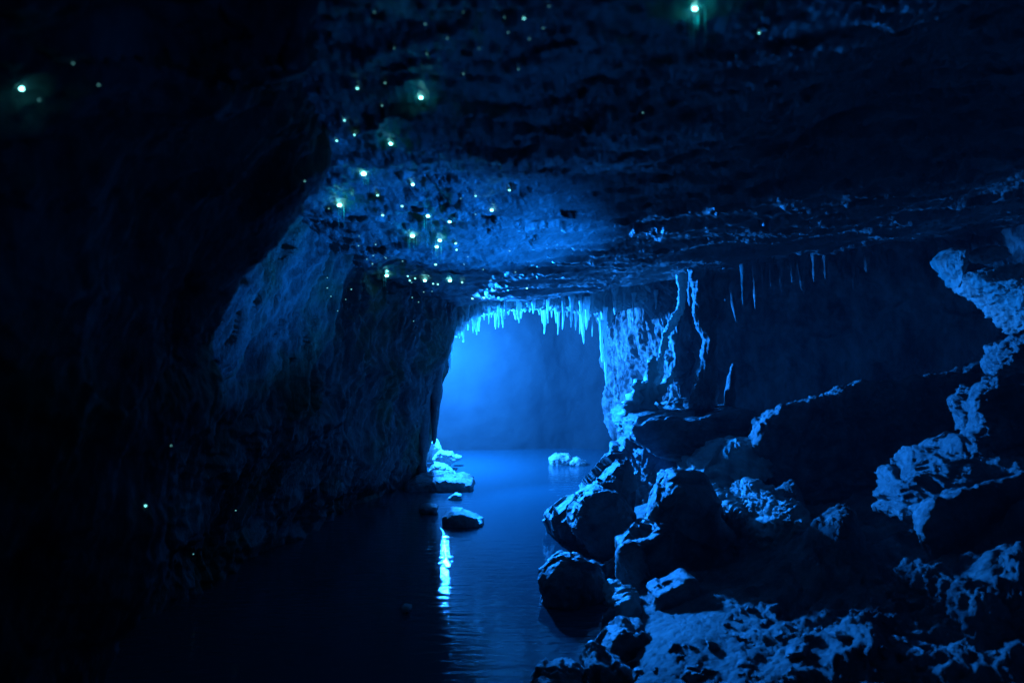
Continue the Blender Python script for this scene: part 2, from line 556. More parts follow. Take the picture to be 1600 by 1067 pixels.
def poly_sdf(P, X, Z):
    d = np.full(X.shape, 1e9)
    s = np.ones(X.shape)
    n = len(P)
    for i in range(n):
        a, b = P[i], P[(i + 1) % n]
        e = b - a
        wx, wz = X - a[0], Z - a[1]
        t = np.clip((wx * e[0] + wz * e[1]) / max(e @ e, 1e-12), 0, 1)
        d = np.minimum(d, (wx - e[0] * t) ** 2 + (wz - e[1] * t) ** 2)
        c1, c2, c3 = Z >= a[1], Z < b[1], e[0] * wz > e[1] * wx
        flip = (c1 & c2 & c3) | (~c1 & ~c2 & ~c3)
        s = np.where(flip, -s, s)
    return s * np.sqrt(d)


def rough(v, n, size, style, seed):
    w = v + fbm(sc(v, 1 / size, 1 / size, 1 / size, seed), 2)[:, None] * size * 0.25
    k = 1 / size
    o = seed * 3.1
    grit = 0.006 * fbm(sc(v, 22, 22, 22, o), 4, 0.7)
    big_f = size * 0.14 * facets(w, size * 0.62, seed) + size * 0.06 * facets(w, size * 0.27, seed + 5)
    if style == 'lumpy':
        return size * 0.12 * fbm(sc(w, k, k, k, o), 3) + big_f + 0.007 * ridged(sc(w, 11, 11, 11, o), 3) + grit
    if style == 'knobbly':
        return size * 0.09 * fbm(sc(w, k, k, k, o), 3) + 0.5 * big_f + 0.030 * facets(w, 0.11, seed) \
            + 0.018 * billow(sc(w, 9, 9, 9, o), 2) + 0.010 * ridged(sc(w, 17, 17, 17, o), 3, 0.6) + grit
    if style == 'strata':
        return size * 0.08 * fbm(sc(w, k, k, k, o), 3) + 0.4 * big_f + 0.045 * ridged(sc(w, 1.0, 1.0, 9, o), 3) + grit
    if style == 'fluted':
        return size * 0.10 * fbm(sc(w, k, k, k, o), 3) + 0.035 * ridged(sc(w, 9, 9, 1.2, o), 3) + 0.010 * ridged(sc(w, 18, 18, 8, o), 2) + grit
    return size * 0.12 * fbm(sc(w, k, k, k, o), 4) + 0.012 * ridged(sc(w, 12, 12, 12, o), 3)


def outcrop(name, px, Y, hy, r, label, cat, mat=None, style='lumpy', sx=0.0, sz=0.0, size=None, vox=None, amp=1.0, seed=1, group=None, parent=None, tp=0.0):
    """a solid whose outline seen from the stream is the pixel polygon px, standing at depth Y, 2*hy thick, edges rounded by r"""
    P = np.array([at(a, b, Y)[[0, 2]] for a, b in px])
    if sx or sz:        # the middle plane of the solid is tilted: put the outline on that plane
        c0 = (P.min(0) + P.max(0)) / 2
        D = np.array([[(a - 800) / F, -(b - 533.5) / F] for a, b in px])
        yy = (Y - sx * c0[0] + sz * (EYE - c0[1])) / (1 - sx * D[:, 0] - sz * D[:, 1])
        yy = np.clip(yy, Y - 2, Y + 2)
        P = np.stack([D[:, 0] * yy, EYE + D[:, 1] * yy], 1)
        cx, cz = c0
    lo, hi = P.min(0), P.max(0)
    if not (sx or sz):
        cx, cz = (lo + hi) / 2
    ext = hi - lo
    shift = abs(sx) * max(hi[0] - cx, cx - lo[0]) + abs(sz) * max(hi[1] - cz, cz - lo[1])
    vox = vox or max(0.012, (ext[0] * ext[1] * (2 * hy + 2 * shift) / 9e5) ** (1 / 3))
    pad = 4 * vox
    xs = np.arange(lo[0] - pad, hi[0] + pad, vox)
    zs = np.arange(lo[1] - pad, hi[1] + pad, vox)
    ys = np.arange(Y - hy - shift - pad, Y + hy + shift + pad, vox)
    XX, ZZ = np.meshgrid(xs, zs, indexing='ij')
    d2 = poly_sdf(P, XX, ZZ)
    yc = Y + sx * (XX - cx) + sz * (ZZ - cz)
    dy = np.abs(ys[None, :, None] - yc[:, None, :]) / math.sqrt(1 + sx * sx + sz * sz) - hy
    back = np.maximum(ys[None, :, None] - yc[:, None, :] + hy, 0)
    a, b = d2[:, None, :] + r + tp * back, dy + r
    d = np.sqrt(np.maximum(a, 0) ** 2 + np.maximum(b, 0) ** 2) + np.minimum(np.maximum(a, b), 0) - r
    p, q = mesh_sdf(d, np.array([xs[0], ys[0], zs[0]]), vox)
    n = vnormals(p, q)
    size = size or min(ext.min(), 2 * hy)
    p = p + n * (amp * rough(p, n, size, style, seed))[:, None]
    o = link_mesh(name, p, q, mat or M_rock, parent)
    tag(o, label, cat, group)
    return o


def spike(name, path, radii, mat, label=None, cat=None, group=None, parent=None, seg=9, seed=0, wob=0.12):
    """tapering body along a polyline of world points"""
    path = np.array(path, float)
    n = max(8, len(path) * 5)
    t = np.linspace(0, len(path) - 1, n)
    c = catmull(path, t)
    rad = np.interp(t, np.linspace(0, len(path) - 1, len(radii)), radii)
    r_ = np.random.default_rng(seed)
    ph = r_.uniform(0, 9, 3)
    ang = np.linspace(0, 2 * math.pi, seg, endpoint=False)
    vs = []
    T = np.gradient(c, axis=0)
    T /= np.linalg.norm(T, axis=1, keepdims=True)
    for k in range(n):
        up = np.array([0, 1, 0]) if abs(T[k][1]) < 0.9 else np.array([1, 0, 0])
        a = np.cross(T[k], up); a /= np.linalg.norm(a)
        b = np.cross(T[k], a)
        for g in ang:
            rr = rad[k] * (1 + wob * math.sin(3 * g + ph[0] + k * .9) + wob * math.sin(k * 1.7 + ph[1]))
            vs.append(c[k] + rr * (math.cos(g) * a + math.sin(g) * b))
    vs = np.array(vs + [c[0], c[-1]])
    q = []
    for k in range(n - 1):
        for j in range(seg):
            j2 = (j + 1) % seg
            q.append((k * seg + j, k * seg + j2, (k + 1) * seg + j2, (k + 1) * seg + j))
    e0, e1 = n * seg, n * seg + 1
    tri = []
    for j in range(seg):
        j2 = (j + 1) % seg
        tri.append((e0, j2, j)); tri.append((e1, (n - 1) * seg + j, (n - 1) * seg + j2))
    me = bpy.data.meshes.new(name)
    me.from_pydata([tuple(x) for x in vs], [], q + tri)
    me.polygons.foreach_set("use_smooth", np.ones(len(me.polygons), bool))
    me.materials.append(mat)
    o = bpy.data.objects.new(name, me)
    COL.objects.link(o)
    if parent is not None: o.parent = parent
    return tag(o, label, cat, group)


# ------------------------------------------------------------------ outcrops and boulders of the right bank
outcrop('boulder', [(1050, 738), (1022, 775), (1003, 828), (968, 850), (972, 890), (990, 925), (1020, 965), (1060, 985), (1100, 960), (1108, 900), (1132, 855), (1132, 825), (1114, 790), (1095, 752)],
        5.6, 0.42, 0.2, 'huge black-faced boulder with a thin bright rim, middle of the bank', 'boulder', seed=3, amp=0.7)
outcrop('boulder', [(960, 712), (930, 742), (888, 778), (858, 805), (860, 832), (880, 860), (905, 885), (945, 880), (985, 840), (990, 760), (980, 712)],
        7.1, 0.4, 0.2, 'slanting boulder with a brightly lit sloping top at the water edge', 'boulder', seed=5, amp=0.7)
outcrop('boulder', [(903, 778), (925, 766), (962, 770), (985, 800), (985, 845), (958, 880), (930, 875), (912, 852), (892, 822), (890, 798)],
        6.55, 0.28, 0.16, 'rounded dark boulder leaning on the front of the slanting one', 'boulder', seed=6, amp=0.7)
outcrop('boulder', [(842, 897), (855, 881), (877, 872), (902, 877), (928, 890), (938, 918), (932, 945), (900, 965), (865, 955), (848, 930)],
        5.4, 0.26, 0.2, 'round boulder standing in the stream with a glinting left crown', 'boulder', seed=8, amp=0.8)
outcrop('boulder', [(1018, 922), (1040, 909), (1070, 897), (1084, 905), (1090, 935), (1080, 962), (1055, 975), (1030, 966), (1015, 948)],
        4.75, 0.18, 0.09, 'black egg-shaped boulder in the lit hollow below the huge one', 'boulder', seed=9, amp=0.35)
outcrop('boulder', [(925, 1018), (948, 986), (975, 976), (1005, 984), (1018, 1010), (1012, 1050), (985, 1060), (950, 1050), (922, 1045)],
        4.3, 0.2, 0.1, 'dark angular rock with a bright left slope above the lower water edge', 'boulder', seed=10, amp=0.8)
outcrop('boulder', [(912, 1042), (928, 1022), (955, 1030), (1000, 1046), (1015, 1075), (1010, 1130), (905, 1130)],
        4.0, 0.2, 0.1, 'dark rock at the bottom of the bank in front of the angular one', 'boulder', seed=11, amp=0.8)
outcrop('boulder', [(828, 1075), (842, 1050), (872, 1046), (905, 1056), (930, 1075), (930, 1120), (825, 1120)],
        3.95, 0.18, 0.1, 'rough rock breaking the water at the bottom edge', 'boulder', seed=12, style='knobbly', amp=0.7)
outcrop('boulder', [(1062, 1042), (1073, 1024), (1090, 1022), (1096, 1040), (1082, 1056), (1066, 1054)],
        3.8, 0.07, 0.05, 'small dark stone with a pale crescent near the bottom of the bank', 'stone', seed=13, amp=0.6)
outcrop('boulder', [(1210, 978), (1228, 958), (1262, 949), (1290, 954), (1294, 975), (1272, 992), (1235, 996), (1214, 990)],
        4.5, 0.16, 0.08, 'long low dark rock lying below the rough crag', 'boulder', seed=15, amp=0.7)
outcrop('boulder', [(1450, 930), (1462, 903), (1480, 898), (1500, 912), (1515, 935), (1545, 925), (1570, 945), (1590, 1000), (1560, 1060), (1480, 1060), (1455, 1000)],
        3.6, 0.3, 0.12, 'jagged blue-lit rocks with a black hollow at the lower right', 'crag', M_bank, 'knobbly', sx=-0.7, seed=16)
outcrop('boulder', [(1370, 1090), (1380, 1040), (1400, 1010), (1430, 1005), (1440, 1030), (1430, 1090)],
        3.2, 0.15, 0.09, 'dark rock with a lit top at the bottom edge under the jagged rocks', 'boulder', seed=17, amp=0.8)
outcrop('boulder', [(1060, 748), (1075, 722), (1110, 702), (1150, 686), (1185, 690), (1190, 735), (1140, 760), (1095, 765)],
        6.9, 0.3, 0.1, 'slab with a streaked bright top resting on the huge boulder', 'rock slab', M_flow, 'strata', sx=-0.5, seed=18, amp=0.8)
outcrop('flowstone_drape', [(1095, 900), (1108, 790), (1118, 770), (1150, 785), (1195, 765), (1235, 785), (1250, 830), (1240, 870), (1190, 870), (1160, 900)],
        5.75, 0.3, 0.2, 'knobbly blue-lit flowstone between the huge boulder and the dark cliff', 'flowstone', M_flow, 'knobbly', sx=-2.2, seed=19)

# the shelf and the formations on it
outcrop('rock_shelf', [(968, 655), (985, 645), (1010, 642), (1050, 640), (1090, 634), (1128, 634), (1175, 650), (1180, 700), (1120, 712), (1040, 705), (1000, 692), (972, 672)],
        8.3, 0.9, 0.05, 'rock shelf with a lit top carrying the stone column and stalagmites', 'rock shelf', M_rock, 'strata', seed=20, amp=0.6)
outcrop('rock_outcrop', [(962, 700), (980, 688), (1160, 700), (1200, 760), (1190, 900), (1000, 900), (958, 840), (965, 760)],
        8.0, 0.6, 0.4, 'grainy lit rock face under the shelf, behind the leaning boulders', 'rock face', M_rock, 'knobbly', sx=-0.6, seed=21)
outcrop('stone_rib', [(1050, 425), (1075, 425), (1070, 480), (1060, 505), (1045, 525), (1038, 560), (1036, 590), (1020, 625), (1000, 645), (968, 655), (972, 640), (990, 625), (1008, 600), (1020, 575), (1030, 530), (1040, 500), (1054, 480), (1056, 450)],
        8.6, 0.10, 0.05, 'thin bright diagonal rib running from the ceiling down to the shelf', 'stone rib', M_flow, 'knobbly', seed=22, amp=0.5, size=0.3, tp=0.5)
outcrop('stone_column', [(1066, 418), (1077, 455), (1074, 490), (1082, 515), (1092, 532), (1087, 562), (1078, 590), (1074, 615), (1064, 645), (1116, 645), (1108, 600), (1109, 570), (1115, 540), (1120, 510), (1126, 480), (1136, 450), (1152, 418)],
        7.9, 0.2, 0.12, 'dark stone column narrowing to a waist, its left edge brightly lit', 'column', M_rock, 'fluted', seed=23, amp=0.7, size=0.35, tp=0.35)


def px_spike(name, pts, radii_px, Y, mat, label, cat, group=None, seed=0, wob=0.12, dy=0.0):
    p = [at(a, b, Y + dy * k) for k, (a, b) in enumerate(pts)]
    return spike(name, p, [r * Y / F for r in radii_px], mat, label, cat, group, seed=seed, wob=wob)


px_spike('stalagmite', [(1112, 548), (1112, 580), (1108, 635)], [3, 9, 14], 8.2, M_rock, 'taller dark pointed stalagmite just right of the column', 'stalagmite', seed=1, dy=0.01)
px_spike('stalagmite', [(1146, 568), (1143, 590), (1138, 640)], [2, 6, 10], 8.2, M_rock, 'thin stalagmite with a bright edge, right end of the shelf', 'stalagmite', seed=2, dy=0.01)
for k, (pts, rad, lab) in enumerate([
        ([(1021, 556), (1017, 590), (1008, 640)], [4, 11, 16], 'bright ragged stalagmite under the foot of the rib'),
        ([(998, 592), (996, 615), (990, 650)], [5, 12, 18], 'bright knobbed stalagmite left of the ragged one'),
        ([(981, 625), (982, 640), (980, 668)], [6, 11, 14], 'stubby bright stalagmite at the left tip of the shelf'),
        ([(1054, 582), (1040, 600), (1022, 625)], [4, 6, 9], 'slanting short stone finger pointing up between rib and column'),
        ([(1062, 622), (1060, 635), (1056, 650)], [4, 8, 11], 'low lit knob on the shelf at the foot of the column')]):
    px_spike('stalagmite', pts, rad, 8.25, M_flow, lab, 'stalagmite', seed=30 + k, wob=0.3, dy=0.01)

# big dark blocks at the right
outcrop('cliff_block', [(1143, 690), (1146, 662), (1160, 640), (1185, 620), (1230, 615), (1270, 600), (1300, 588), (1350, 588), (1400, 580), (1450, 566), (1500, 556), (1540, 560), (1760, 560), (1760, 960), (1300, 960), (1262, 880), (1240, 830), (1225, 795), (1195, 768), (1168, 742), (1156, 718)],
        7.0, 0.6, 0.14, 'huge black cliff block with a glinting upper edge, below the recess', 'cliff', None, 'knobbly', seed=24, amp=0.8, size=0.5, tp=0.35, vox=0.016)
outcrop('cliff_block', [(1390, 790), (1400, 765), (1440, 745), (1540, 720), (1800, 705), (1800, 1060), (1560, 1000), (1500, 960), (1440, 900), (1410, 855), (1388, 805)],
        4.7, 0.4, 0.06, 'overhanging black block under the layered lit ledge at the right edge', 'cliff', M_rock, 'knobbly', seed=25, amp=0.5, size=0.5, tp=0.4)
outcrop('rock_ledge', [(1390, 800), (1386, 770), (1395, 738), (1430, 712), (1470, 692), (1500, 684), (1540, 698), (1620, 700), (1640, 730), (1560, 762), (1500, 785), (1440, 800)],
        4.85, 0.16, 0.08, 'layered lit ledge topping the overhanging black block', 'rock ledge', M_rock, 'strata', seed=33, amp=0.9, size=0.4, sx=-1.1, sz=0.6)
outcrop('cliff_block', [(1478, 625), (1492, 600), (1512, 575), (1540, 590), (1780, 590), (1780, 715), (1530, 712), (1485, 705), (1470, 690), (1492, 660)],
        5.0, 0.35, 0.14, 'dark block with a knobbed lit left end above the layered ledges', 'cliff', M_rock, 'knobbly', seed=26, amp=0.8, size=0.4, tp=0.3)
outcrop('cliff_block', [(1508, 585), (1522, 548), (1548, 530), (1562, 514), (1620, 505), (1780, 500), (1780, 600), (1560, 584), (1528, 596)],
        5.5, 0.35, 0.14, 'topmost black block at the right edge, under the hanging lit rock', 'cliff', M_rock, 'knobbly', seed=27, amp=0.8, size=0.4, tp=0.3)
outcrop('hanging_rock', [(1505, 438), (1530, 424), (1565, 420), (1600, 420), (1760, 380), (1760, 530), (1600, 520), (1575, 495), (1545, 470), (1522, 458)],
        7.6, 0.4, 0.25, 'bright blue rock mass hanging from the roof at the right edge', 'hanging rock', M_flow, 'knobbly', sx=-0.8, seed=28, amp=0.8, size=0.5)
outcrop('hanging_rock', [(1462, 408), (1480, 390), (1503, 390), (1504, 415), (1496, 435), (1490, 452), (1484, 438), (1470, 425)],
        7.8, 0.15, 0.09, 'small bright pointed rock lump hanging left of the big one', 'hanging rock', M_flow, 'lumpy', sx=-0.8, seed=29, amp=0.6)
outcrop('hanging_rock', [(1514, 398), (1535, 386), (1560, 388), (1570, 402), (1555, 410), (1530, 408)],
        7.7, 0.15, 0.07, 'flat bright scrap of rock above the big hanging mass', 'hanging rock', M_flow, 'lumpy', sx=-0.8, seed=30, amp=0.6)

for k, (pts, lab) in enumerate([
        ([(1384, 858), (1370, 880), (1361, 905), (1358, 935)], 'curved lit stone rib, leftmost under the layered block'),
        ([(1380, 858), (1384, 872), (1383, 892)], 'short lit stone rib joined to the leftmost curved one'),
        ([(1402, 868), (1398, 895), (1386, 915), (1370, 930)], 'lit stone rib bending left onto the bank'),
        ([(1402, 850), (1412, 866), (1419, 886)], 'lit stone rib slanting down right below the layered block')]):
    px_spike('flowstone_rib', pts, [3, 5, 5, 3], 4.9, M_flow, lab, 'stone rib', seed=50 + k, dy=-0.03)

# the black mass of rock overhanging the near left
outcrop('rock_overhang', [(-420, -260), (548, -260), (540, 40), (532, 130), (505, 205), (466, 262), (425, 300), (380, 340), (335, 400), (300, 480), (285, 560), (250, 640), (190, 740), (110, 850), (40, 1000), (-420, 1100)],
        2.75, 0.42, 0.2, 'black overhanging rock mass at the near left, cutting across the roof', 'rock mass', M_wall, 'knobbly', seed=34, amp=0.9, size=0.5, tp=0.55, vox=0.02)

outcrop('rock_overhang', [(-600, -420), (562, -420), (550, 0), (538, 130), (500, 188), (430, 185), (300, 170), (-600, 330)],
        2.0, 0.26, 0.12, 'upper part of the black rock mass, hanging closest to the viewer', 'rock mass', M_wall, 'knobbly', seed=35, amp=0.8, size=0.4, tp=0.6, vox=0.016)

# stones at the water's edge on the right
for k, (poly, Y, lab) in enumerate([
        ([(912, 885), (925, 874), (942, 880), (944, 900), (926, 908), (912, 900)], 5.9, 'lit knobbed stone behind the round boulder, nearest the water'),
        ([(945, 880), (962, 868), (976, 878), (978, 900), (958, 908), (944, 898)], 5.9, 'lit stone wedged under the tip of the leaning boulder'),
        ([(940, 918), (952, 906), (972, 908), (974, 922), (955, 932), (942, 930)], 5.3, 'upper of the two bright flat stones by the shore'),
        ([(948, 938), (965, 922), (990, 918), (998, 935), (975, 948), (952, 952)], 5.0, 'lower of the two bright flat stones by the shore'),
        ([(955, 965), (962, 938), (985, 930), (1002, 948), (998, 975), (970, 982)], 4.8, 'dark stone in front of the two bright flat stones'),
        ([(940, 990), (944, 962), (955, 950), (966, 965), (962, 990)], 4.75, 'small bright-edged stone at the waterline left of the dark stone'),
        ([(1075, 1010), (1082, 996), (1100, 998), (1106, 1010), (1090, 1018)], 4.0, 'small dark stone lying on the smooth lit ground'),
        ([(1128, 1010), (1140, 990), (1165, 988), (1178, 1004), (1160, 1020), (1138, 1020)], 4.0, 'dark split stone on the lit ground, right of the small one'),
        ([(1135, 1060), (1160, 1036), (1200, 1034), (1225, 1060), (1220, 1090), (1140, 1090)], 3.5, 'broad dark stone at the bottom edge below the split stone'),
        ([(985, 1062), (1000, 1048), (1018, 1052), (1030, 1075), (1000, 1090)], 3.8, 'dark stone at the bottom edge beside the lower bank rocks'),
        ([(1240, 1050), (1262, 1030), (1290, 1038), (1296, 1060), (1260, 1070)], 3.5, 'low stone near the bottom edge, right of the broad dark one')]):
    ext = (max(a for a, b in poly) - min(a for a, b in poly)) * Y / F
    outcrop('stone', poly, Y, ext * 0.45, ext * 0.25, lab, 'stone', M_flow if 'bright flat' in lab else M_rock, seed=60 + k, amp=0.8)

# loose stones strewn over the lit floor
bank_tree = None


def bank_hit(x, y):
    return bank_tree.ray_cast(Vector((x, y, 5)), Vector((0, 0, -1)))


_me = bank.data
_co = np.empty(len(_me.vertices) * 3, np.float32)
_me.vertices.foreach_get("co", _co)
_qd = np.empty(len(_me.loops), np.int32)
_me.loops.foreach_get("vertex_index", _qd)
bank_tree = BVHTree.FromPolygons(_co.reshape(-1, 3).tolist(), _qd.reshape(-1, 4).tolist())
stones = []
for k in range(6):
    n_ = 20
    ax = np.arange(-1.5, 1.5, 0.1)
    GX, GY, GZ = np.meshgrid(ax, ax, ax, indexing='ij')
    rr = random.Random(k)
    d = np.maximum.reduce([np.abs(GX * 1.0 + 0.3 * GZ) - 0.8, np.abs(GY + 0.2 * GX) - 0.65, np.abs(GZ - 0.25 * GY) - 0.5,
                           np.abs(GX * rr.uniform(.4, .8) + GY * rr.uniform(-.7, .7) + GZ * rr.uniform(.3, .8)) - 0.62,
                           np.abs(GX * rr.uniform(-.8, -.4) + GY * rr.uniform(.3, .7) + GZ * rr.uniform(.3, .8)) - 0.66])
    p, q = mesh_sdf(d, np.array([-1.5] * 3), 0.1)
    n = vnormals(p, q)
    p = p + n * (0.10 * fbm(p * 1.8 + k * 7, 4, 0.6))[:, None]
    o = link_mesh('stone', p, q, M_rock)
    stones.append(o)
rs = random.Random(12)
cnt = 0
while cnt < 60:
    px_, py_ = rs.uniform(975, 1600), rs.uniform(940, 1075)
    Yg = rs.uniform(3.0, 4.9)
    x_, y_ = (px_ - 800) / F * Yg, Yg
    h = bank_hit(x_, y_)
    if h[0] is None or h[0].z < 0.08:
        continue
    ppx, ppy = 800 + h[0].x / h[0].y * F, 533 + (EYE - h[0].z) / h[0].y * F
    if not (975 < ppx < 1610 and 930 < ppy < 1080) or (1000 < ppx < 1130 and ppy < 1000):
        continue
    o = stones[cnt] if cnt < 6 else stones[cnt % 6].copy()
    if cnt >= 6:
        COL.objects.link(o)
    sc_ = 0.018 + 0.05 * rs.random() ** 2.2
    o.scale = (sc_ * rs.uniform(.8, 1.4), sc_ * rs.uniform(.8, 1.3), sc_ * rs.uniform(.6, 1))
    o.rotation_euler = (rs.uniform(-.3, .3), rs.uniform(-.3, .3), rs.uniform(0, 6.3))
    o.location = h[0] + Vector((0, 0, sc_ * 0.15))
    tag(o, 'small loose broken stone strewn on the lit floor of the bank', 'stone', 'loose stones strewn on the bank')
    cnt += 1

# rocks of the stream and the lit shore behind the left wall
for k, (poly, Y, lab, m, st) in enumerate([
        ([(640, 752), (655, 741), (690, 743), (722, 744), (738, 752), (740, 768), (715, 780), (640, 785)], 9.5, 'flat dark rock ledge in the stream with a lit far edge', M_rock, 'lumpy'),
        ([(692, 808), (706, 797), (722, 799), (742, 806), (755, 813), (750, 826), (695, 826)], 7.55, 'low dark rock alone in the glowing water', M_rock, 'lumpy'),
        ([(655, 792), (665, 787), (685, 791), (682, 800), (658, 800)], 8.0, 'thin sunken stone rim left of the lone rock', M_rock, 'lumpy'),
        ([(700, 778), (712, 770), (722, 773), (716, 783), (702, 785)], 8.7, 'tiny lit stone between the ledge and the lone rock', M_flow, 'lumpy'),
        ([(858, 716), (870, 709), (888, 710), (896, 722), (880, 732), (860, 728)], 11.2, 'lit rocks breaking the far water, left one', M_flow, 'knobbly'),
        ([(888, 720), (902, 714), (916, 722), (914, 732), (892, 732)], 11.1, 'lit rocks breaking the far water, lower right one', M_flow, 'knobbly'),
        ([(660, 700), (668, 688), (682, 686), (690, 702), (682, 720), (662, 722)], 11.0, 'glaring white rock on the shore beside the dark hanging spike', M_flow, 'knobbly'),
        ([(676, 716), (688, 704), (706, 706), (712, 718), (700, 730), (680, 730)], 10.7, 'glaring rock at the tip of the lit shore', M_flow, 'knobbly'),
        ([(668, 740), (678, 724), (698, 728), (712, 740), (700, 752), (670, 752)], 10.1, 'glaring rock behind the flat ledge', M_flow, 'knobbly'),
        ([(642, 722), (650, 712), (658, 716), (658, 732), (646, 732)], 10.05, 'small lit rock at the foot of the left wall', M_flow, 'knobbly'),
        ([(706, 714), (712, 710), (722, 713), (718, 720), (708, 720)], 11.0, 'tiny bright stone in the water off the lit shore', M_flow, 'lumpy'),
        ([(626, 948), (632, 944), (642, 946), (644, 952), (630, 955)], 5.05, 'tiny pale stone just above the dark near water', M_flow, 'lumpy')]):
    ext = (max(a for a, b in poly) - min(a for a, b in poly)) * Y / F
    outcrop('rock', poly, Y, ext * 0.45, min(ext * 0.2, 0.1), lab, 'rock', m, st, seed=80 + k, amp=0.45, size=ext * 0.5)

# ------------------------------------------------------------------ dripstone
outcrop('flowstone_curtain', [(700, 520), (706, 505), (716, 486), (735, 455), (1066, 425), (1064, 470), (1040, 478), (1000, 474), (960, 488), (948, 512), (934, 492), (900, 486), (860, 482), (810, 482), (778, 482), (750, 492), (728, 500), (712, 522)],
        10.1, 0.22, 0.10, 'pale flowstone curtain lining the top of the opening', 'flowstone', M_flow, 'fluted', seed=40, amp=0.9, size=0.35)

ordinal = ['first', 'second', 'third', 'fourth', 'fifth', 'sixth', 'seventh', 'eighth', 'ninth', 'tenth', 'eleventh', 'twelfth', 'thirteenth',
           'fourteenth', 'fifteenth', 'sixteenth', 'seventeenth', 'eighteenth', 'nineteenth', 'twentieth', 'twenty-first', 'twenty-second',
           'twenty-third', 'twenty-fourth', 'twenty-fifth', 'twenty-sixth', 'twenty-seventh', 'twenty-eighth', 'twenty-ninth', 'thirtieth',
           'thirty-first', 'thirty-second', 'thirty-third', 'thirty-fourth', 'thirty-fifth', 'thirty-sixth', 'thirty-seventh', 'thirty-eighth',
           'thirty-ninth', 'fortieth', 'forty-first', 'forty-second', 'forty-third', 'forty-fourth', 'forty-fifth', 'forty-sixth',
           'forty-seventh', 'forty-eighth', 'forty-ninth', 'fiftieth', 'fifty-first', 'fifty-second', 'fifty-third', 'fifty-fourth', 'fifty-fifth', 'fifty-sixth', 'fifty-seventh', 'fifty-eighth', 'fifty-ninth', 'sixtieth',
           'sixty-first', 'sixty-second', 'sixty-third', 'sixty-fourth', 'sixty-fifth', 'sixty-sixth', 'sixty-seventh', 'sixty-eighth']

fringe = [  # x, top, bottom, half width in pixels
    (694, 560, 588, 3), (702, 545, 578, 3), (705, 530, 560, 2.5), (719, 500, 528, 4), (724, 498, 535, 3.5), (732, 490, 516, 2.5), (740, 482, 520, 4),
    (744, 480, 523, 3.5), (748, 478, 518, 4), (757, 474, 500, 3), (764, 474, 506, 2.5), (769, 470, 496, 3), (775, 468, 514, 4),
    (780, 455, 512, 3), (785, 472, 512, 3), (790, 472, 498, 2.5), (795, 470, 492, 4), (805, 466, 500, 5), (811, 464, 505, 5),
    (815, 464, 498, 4), (820, 468, 488, 4), (828, 468, 488, 3.5), (834, 466, 490, 4), (842, 462, 492, 3), (847, 462, 506, 3),
    (851, 462, 522, 4), (856, 462, 505, 2.5), (863, 460, 496, 3), (868, 462, 505, 3), (872, 465, 523, 3), (880, 462, 515, 3),
    (886, 470, 495, 3), (893, 475, 512, 3), (900, 478, 516, 3), (907, 480, 522, 3), (911, 478, 537, 4.5), (917, 478, 515, 4), (926, 470, 526, 2),
    (938, 470, 524, 3), (960, 460, 492, 4), (975, 458, 485, 3), (990, 456, 480, 3)]
rf = random.Random(4)
for q_ in range(17):
    x = rf.uniform(722, 935)
    a = float(np.interp(x, [722, 760, 850, 935], [492, 470, 462, 476]))
    fringe.append((x, a, a + rf.uniform(10, 30), rf.uniform(1.6, 3.4)))
for q_ in range(9):
    x = 958 + 11 * q_ + rf.uniform(-3, 3)
    a = float(np.interp(x, [955, 1000, 1060], [476, 470, 462]))
    fringe.append((x, a, a + rf.uniform(10, 38), rf.uniform(1.6, 3.6)))
fringe.sort()
for k, (x, a, b, w) in enumerate(fringe):
    lab = '%s pale stalactite, %s from the left along the fringe over the opening' % ('long' if b - a > 45 else 'short' if b - a < 30 else 'slender', ordinal[k])
    Yk = 10.0 + 0.25 * math.sin(k * 2.3) if x > 720 else 9.98
    px_spike('stalactite', [(x, a - 14), (x + 0.5 * math.sin(k), (a + b) / 2), (x + 1.2 * math.sin(k * 1.7), b)], [w * 1.9, w * 0.85, w * 0.5, 0.5], Yk, M_drip, lab, 'stalactite',
             'stalactites fringing the top of the opening', seed=k, wob=0.16)
# the pair of very long ones
px_spike('stalactite', [(946, 480), (946, 560), (948, 604)], [3.5, 2.5, 2, 1], 9.7, M_drip, 'longest hair-thin stalactite hanging at the right side of the opening', 'stalactite', seed=91)
px_spike('stalactite', [(940, 500), (940, 540), (941, 566)], [3, 2.5, 1], 9.7, M_drip, 'long thin stalactite close left of the longest one', 'stalactite', seed=92)
# dark ones at the left wall
px_spike('stalactite', [(684, 560), (681, 630), (678, 694)], [13, 9, 6, 2], 9.75, M_rock, 'dark pointed stalactite hanging off the left wall in front of the glow', 'stalactite', seed=93)
px_spike('stone_column', [(662, 600), (661, 690), (660, 752)], [16, 10, 8, 6], 9.7, M_rock, 'dark slim pillar at the foot of the left wall, left of the hanging spike', 'column', seed=94)
